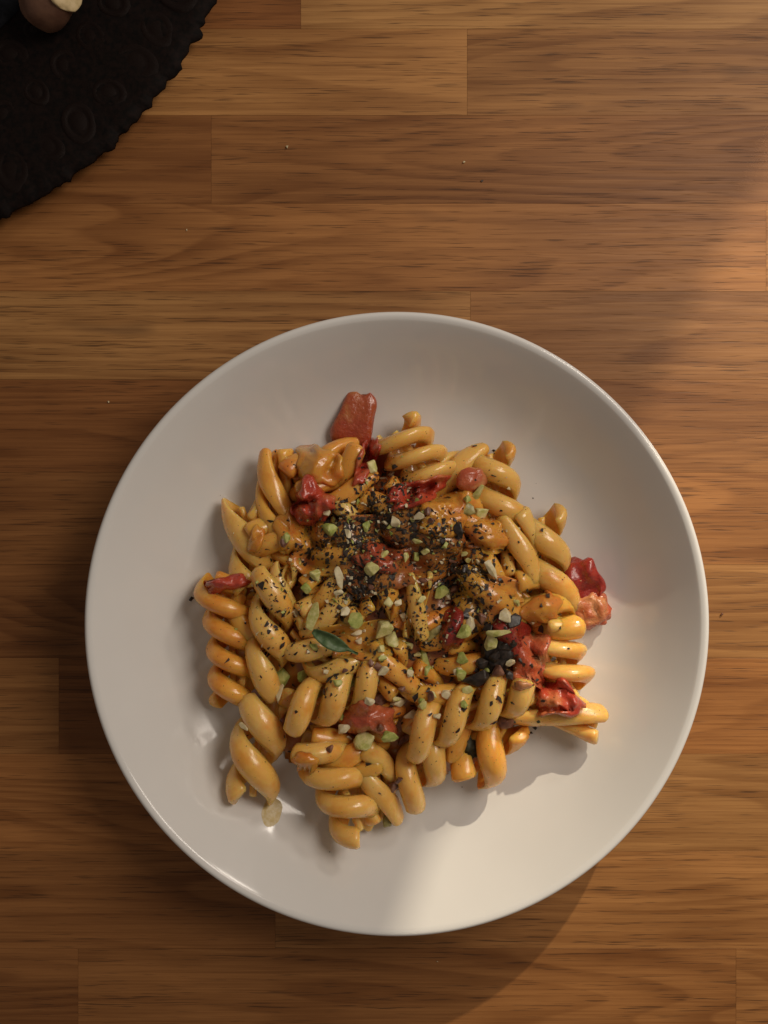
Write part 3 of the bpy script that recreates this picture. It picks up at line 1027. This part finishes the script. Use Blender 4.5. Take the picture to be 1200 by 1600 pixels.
CL = [(590, 800, 34, 26, 5.0), (545, 838, 34, 20, 4.0), (575, 900, 32, 30, 3.2), (640, 830, 40, 28, 3.0), (705, 860, 34, 34, 4.0), (715, 905, 30, 30, 3.0),
      (555, 925, 26, 26, 2.6), (655, 1010, 30, 34, 2.2), (740, 960, 34, 30, 2.0), (610, 950, 70, 70, 1.8), (430, 940, 22, 45, 1.6), (640, 950, 150, 140, 1.3),
      (690, 1110, 60, 40, 0.7), (500, 1040, 60, 50, 0.9), (780, 920, 50, 60, 1.0), (620, 760, 30, 18, 1.6), (780, 1040, 40, 50, 0.8), (500, 870, 30, 40, 1.2)]


def cloud(n, rs, mul=1.0):
    rnd = random.Random(rs)
    tot = sum(c[4] for c in CL); out = []
    while len(out) < n:
        u = rnd.random() * tot
        for c in CL:
            u -= c[4]
            if u <= 0: break
        x, y = rnd.gauss(c[0], c[2] * mul), rnd.gauss(c[1], c[3] * mul)
        if ((x - 620) / 300) ** 2 + ((y - 970) / 320) ** 2 < 1: out.append((x, y))
    return out


scatter('ground_pepper', 'coarsely ground black pepper dusted over the pasta', 'pepper', M_pepper,
        cloud(3000, 3, 0.95) + [(515, 1331), (446, 1430), (662, 1263), (834, 1136), (829, 1146), (845, 1153), (300, 935), (344, 774), (722, 1230), (430, 706)], 0.00022, 0.00150, 0.42, 11)
scatter('herb_flecks', 'dark dried herb flecks sprinkled over the pasta', 'herb', M_herb,
        cloud(420, 5, 1.1) + [(450, 728), (455, 722), (395, 1150), (387, 1149), (838, 868), (770, 742), (765, 735)], 0.0004, 0.0013, 0.4, 12)
scatter('dark_herb_flakes', 'coarse dark flakes of dried herb clumped in the middle of the pasta', 'herb', M_char, cloud(330, 31, 0.75), 0.0007, 0.0024, 0.28, 33)
scatter('nut_crumbs', 'fine cream coloured nut crumbs sprinkled over the pasta', 'crumbs', M_cream, cloud(430, 9, 1.0), 0.00025, 0.00120, 0.7, 13)
scatter('green_nut_crumbs', 'fine green nut crumbs sprinkled over the pasta', 'crumbs', M_green, cloud(170, 10, 1.0), 0.0003, 0.0012, 0.7, 14)
scatter('nut_skin_crumbs', 'fine reddish brown nut skin crumbs sprinkled over the pasta', 'crumbs', M_brown, cloud(150, 15, 1.0), 0.0003, 0.0012, 0.5, 15)


# ------------------------------------------------------------------ dried sauce stain on the glaze
def stain():
    c, n = drop(425, 1268)
    N = 40
    V, F = [], []
    for i in range(N):
        a = 2 * PI * i / N
        r = 0.0044 * (1 + 0.12 * noise.noise(Vector((math.cos(a) * 1.5, math.sin(a) * 1.5, 2))))
        for rr, dz in ((r, 0.00000), (r * 0.90, 0.00010), (r * 0.02, 0.00004)):
            x = c.x + rr * math.cos(a) * 0.92; y = c.y + rr * math.sin(a) * 1.15
            V.append((x, y, bowl_z(x, y) + 0.00025 + dz))
    for i in range(N):
        j = (i + 1) % N
        F.append((i * 3, j * 3, j * 3 + 1, i * 3 + 1)); F.append((i * 3 + 1, j * 3 + 1, j * 3 + 2, i * 3 + 2))
    o = mesh_obj('sauce_stain', V, F, M_oil, loc=(c.x, c.y, c.z))
    tag(o, 'yellowish dried ring of sauce on the glaze below the loosely twisted spiral', 'stain')


stain()

# ------------------------------------------------------------------ crumbs on the worktop
for (px, py, s, m, lab) in [(449, 230, 0.0011, M_cream, 'cream crumb on the oak above the bowl, larger than its neighbours'),
                            (725, 254, 0.0008, M_cream, 'small pale crumb on the oak above the bowl beside a dark pepper grain'),
                            (753, 283, 0.0008, M_pepper, 'dark pepper grain on the oak above the bowl'),
                            (1127, 960, 0.0010, M_brown, 'pinkish brown crumb on the oak right of the bowl rim'),
                            (292, 360, 0.0006, M_cream, 'tiny white crumb on the oak near the dark embossed platter'),
                            (170, 628, 0.0006, M_cream, 'tiny white crumb on the oak stave left of the bowl'),
                            (683, 1502, 0.0005, M_cream, 'tiny pale crumb on the shaded oak below the bowl')]:
    bm = chip_mesh(10)
    bmesh.ops.scale(bm, vec=(s * 0.7, s, s * 0.6), verts=bm.verts)
    o = bm_obj('crumb', bm, m, smooth=False)
    o.location = W(px, py, 0) + Vector((0, 0, s * 0.55)); o.rotation_euler = (0, 0, px)
    tag(o, lab, 'crumb', 'crumbs on the worktop')


# ------------------------------------------------------------------ dark embossed platter in the corner
def platter():
    zc = 0.010
    C = W(-274, -264, zc)
    Rp = 663 * PX * (CAM_H - zc) / CAM_H
    N = 720
    rings = [(0.0, 0.0030, 0), (0.55, 0.0030, 0), (0.62, 0.0042, 0), (0.70, 0.0062, 0.2), (0.80, 0.0078, 0.4), (0.90, 0.0092, 0.7), (0.965, 0.0100, 1), (1.0, 0.0096, 1), (1.0, 0.0080, 1), (0.96, 0.0072, 0.8), (0.80, 0.0045, 0), (0.60, 0.0004, 0)]
    V, F = [], []
    for (t, z, jag) in rings:
        for i in range(N):
            a = 2 * PI * i / N
            q = Vector((math.cos(a), math.sin(a), 0))
            j = 0.012 * noise.noise(q * 22) + 0.010 * noise.noise(q * 55 + Vector((3, 3, 3))) + 0.004 * noise.noise(q * 140)
            rr = Rp * (t + jag * j)
            zz = z + 0.0009 * jag * noise.noise(q * 30 + Vector((9, 1, 2)))
            V.append((rr * q.x, rr * q.y, zz))
    n = len(rings)
    for r in range(n - 1):
        for i in range(N):
            j = (i + 1) % N
            F.append((r * N + i, r * N + j, (r + 1) * N + j, (r + 1) * N + i))
    F.append(tuple(range((n - 1) * N, n * N))[::-1])
    root = bpy.data.objects.new('embossed_platter', None)
    root.empty_display_size = 0.05
    col.objects.link(root)
    root.location = (C.x, C.y, 0.0002)
    tag(root, 'large dark brown embossed platter with ragged edge, partly in view', 'platter')
    mesh_obj('rim', V, F, M_darkdish, root)
    # bosses: domed eyes with a raised beaded ring
    bm = bmesh.new()
    prof = [(0.0, 0.55), (0.25, 0.50), (0.42, 0.25), (0.52, 0.10), (0.62, 0.30), (0.75, 0.42), (0.88, 0.30), (1.0, -0.25)]
    S = 28
    rows = []
    for (r, h) in prof[1:]:
        rows.append([bm.verts.new((r * math.cos(2 * PI * i / S) * (1.25 if math.cos(2 * PI * i / S) > 0 else 0.95),
                                   r * math.sin(2 * PI * i / S), h * (1 + (0.30 if i % 2 and 0.6 < r < 0.95 else 0)))) for i in range(S)])
    c = bm.verts.new((0, 0, prof[0][1]))
    for i in range(S):
        bm.faces.new((c, rows[0][i], rows[0][(i + 1) % S]))
    for a, b in zip(rows, rows[1:]):
        for i in range(S):
            bm.faces.new((a[i], b[i], b[(i + 1) % S], a[(i + 1) % S]))
    me = bpy.data.meshes.new('boss'); bm.to_mesh(me); bm.free()
    me.polygons.foreach_set('use_smooth', [True] * len(me.polygons))
    me.materials.append(M_darkdish2)
    rnd = random.Random(4)
    for ri, (t, size, z) in enumerate(((0.905, 0.0088, 0.0092), (0.780, 0.0084, 0.0074), (0.665, 0.0076, 0.0052))):
        cnt = int(2 * PI * Rp * t / (size * 1.95))
        for i in range(cnt):
            a = 2 * PI * (i + 0.5 * (ri % 2)) / cnt
            x, y = Rp * t * math.cos(a), Rp * t * math.sin(a)
            if C.x + x < -0.190 or C.y + y > 0.245: continue      # only what the picture reaches
            o = bpy.data.objects.new('embossed_eye', me)
            o.parent = root
            o.location = (x, y, z - 0.0004)
            s = size * rnd.uniform(0.75, 1.10)
            o.scale = (s * 1.02, s * 0.86, 0.0018 * rnd.uniform(0.6, 1.3))
            o.rotation_euler = (0, rnd.uniform(-0.08, 0.08) - 0.10, a + rnd.uniform(-0.6, 0.6))
            col.objects.link(o)
    well = [(0.0, 0.0038), (0.56, 0.0038), (0.60, 0.0046), (0.60, 0.0032)]
    V, F = [(0, 0, 0.0038)], []
    S = 120
    for (t, z) in well[1:]:
        for i in range(S):
            a = 2 * PI * i / S
            V.append((Rp * t * math.cos(a), Rp * t * math.sin(a), z))
    for i in range(S): F.append((0, 1 + i, 1 + (i + 1) % S))
    for r in range(2):
        for i in range(S):
            j = (i + 1) % S
            F.append((1 + r * S + i, 1 + (r + 1) * S + i, 1 + (r + 1) * S + j, 1 + r * S + j))
    mesh_obj('well', V, F, M_darkwell, root)


platter()


# ------------------------------------------------------------------ brown root with a pale cut end, lying on the platter
def root_veg():
    root = bpy.data.objects.new('root_vegetable', None)
    root.empty_display_size = 0.02
    p = W(70, 0, 0.016)
    root.location = (p.x, p.y, 0.0045)
    col.objects.link(root)
    tag(root, 'brown skinned root vegetable with a pale cut end on the dark platter', 'vegetable')
    bm = bmesh.new()
    bmesh.ops.create_icosphere(bm, subdivisions=4, radius=1.0)
    d = Vector((0.80, -0.02, 0.60)).normalized()          # the cut end looks this way
    for v in bm.verts:
        c = v.co.copy()
        f = 1 + 0.10 * noise.noise(c * 1.6 + Vector((5, 2, 1)))
        q = Vector((c.x * 0.0100, c.y * 0.0118, c.z * 0.0110)) * f
        # neck that runs to the cut end
        k = max(0.0, c.dot(d))
        q += d * 0.0075 * k ** 1.5
        m = q.dot(d)
        if m > 0.0135: q -= d * (m - 0.0135)
        v.co = q + Vector((0, 0, 0.0115))
    bm_obj('skin', bm, M_root, root)
    # cut face: slightly domed disc set on the flat end
    bm = bmesh.new()
    bmesh.ops.create_icosphere(bm, subdivisions=4, radius=1.0)
    for v in bm.verts:
        c = v.co
        f = 1 + 0.10 * noise.noise(c * 1.8 + Vector((1, 7, 3))) + 0.03 * noise.noise(c * 6)
        v.co = Vector((c.x * 0.0084 * f, c.y * 0.0084 * f, c.z * 0.0022 * f))
    o = bm_obj('cut_end', bm, M_rootcut, root)
    o.rotation_mode = 'QUATERNION'
    o.rotation_quaternion = Vector((0, 0, 1)).rotation_difference(d)
    o.location = d * 0.0132 + Vector((0, 0, 0.0115))


root_veg()
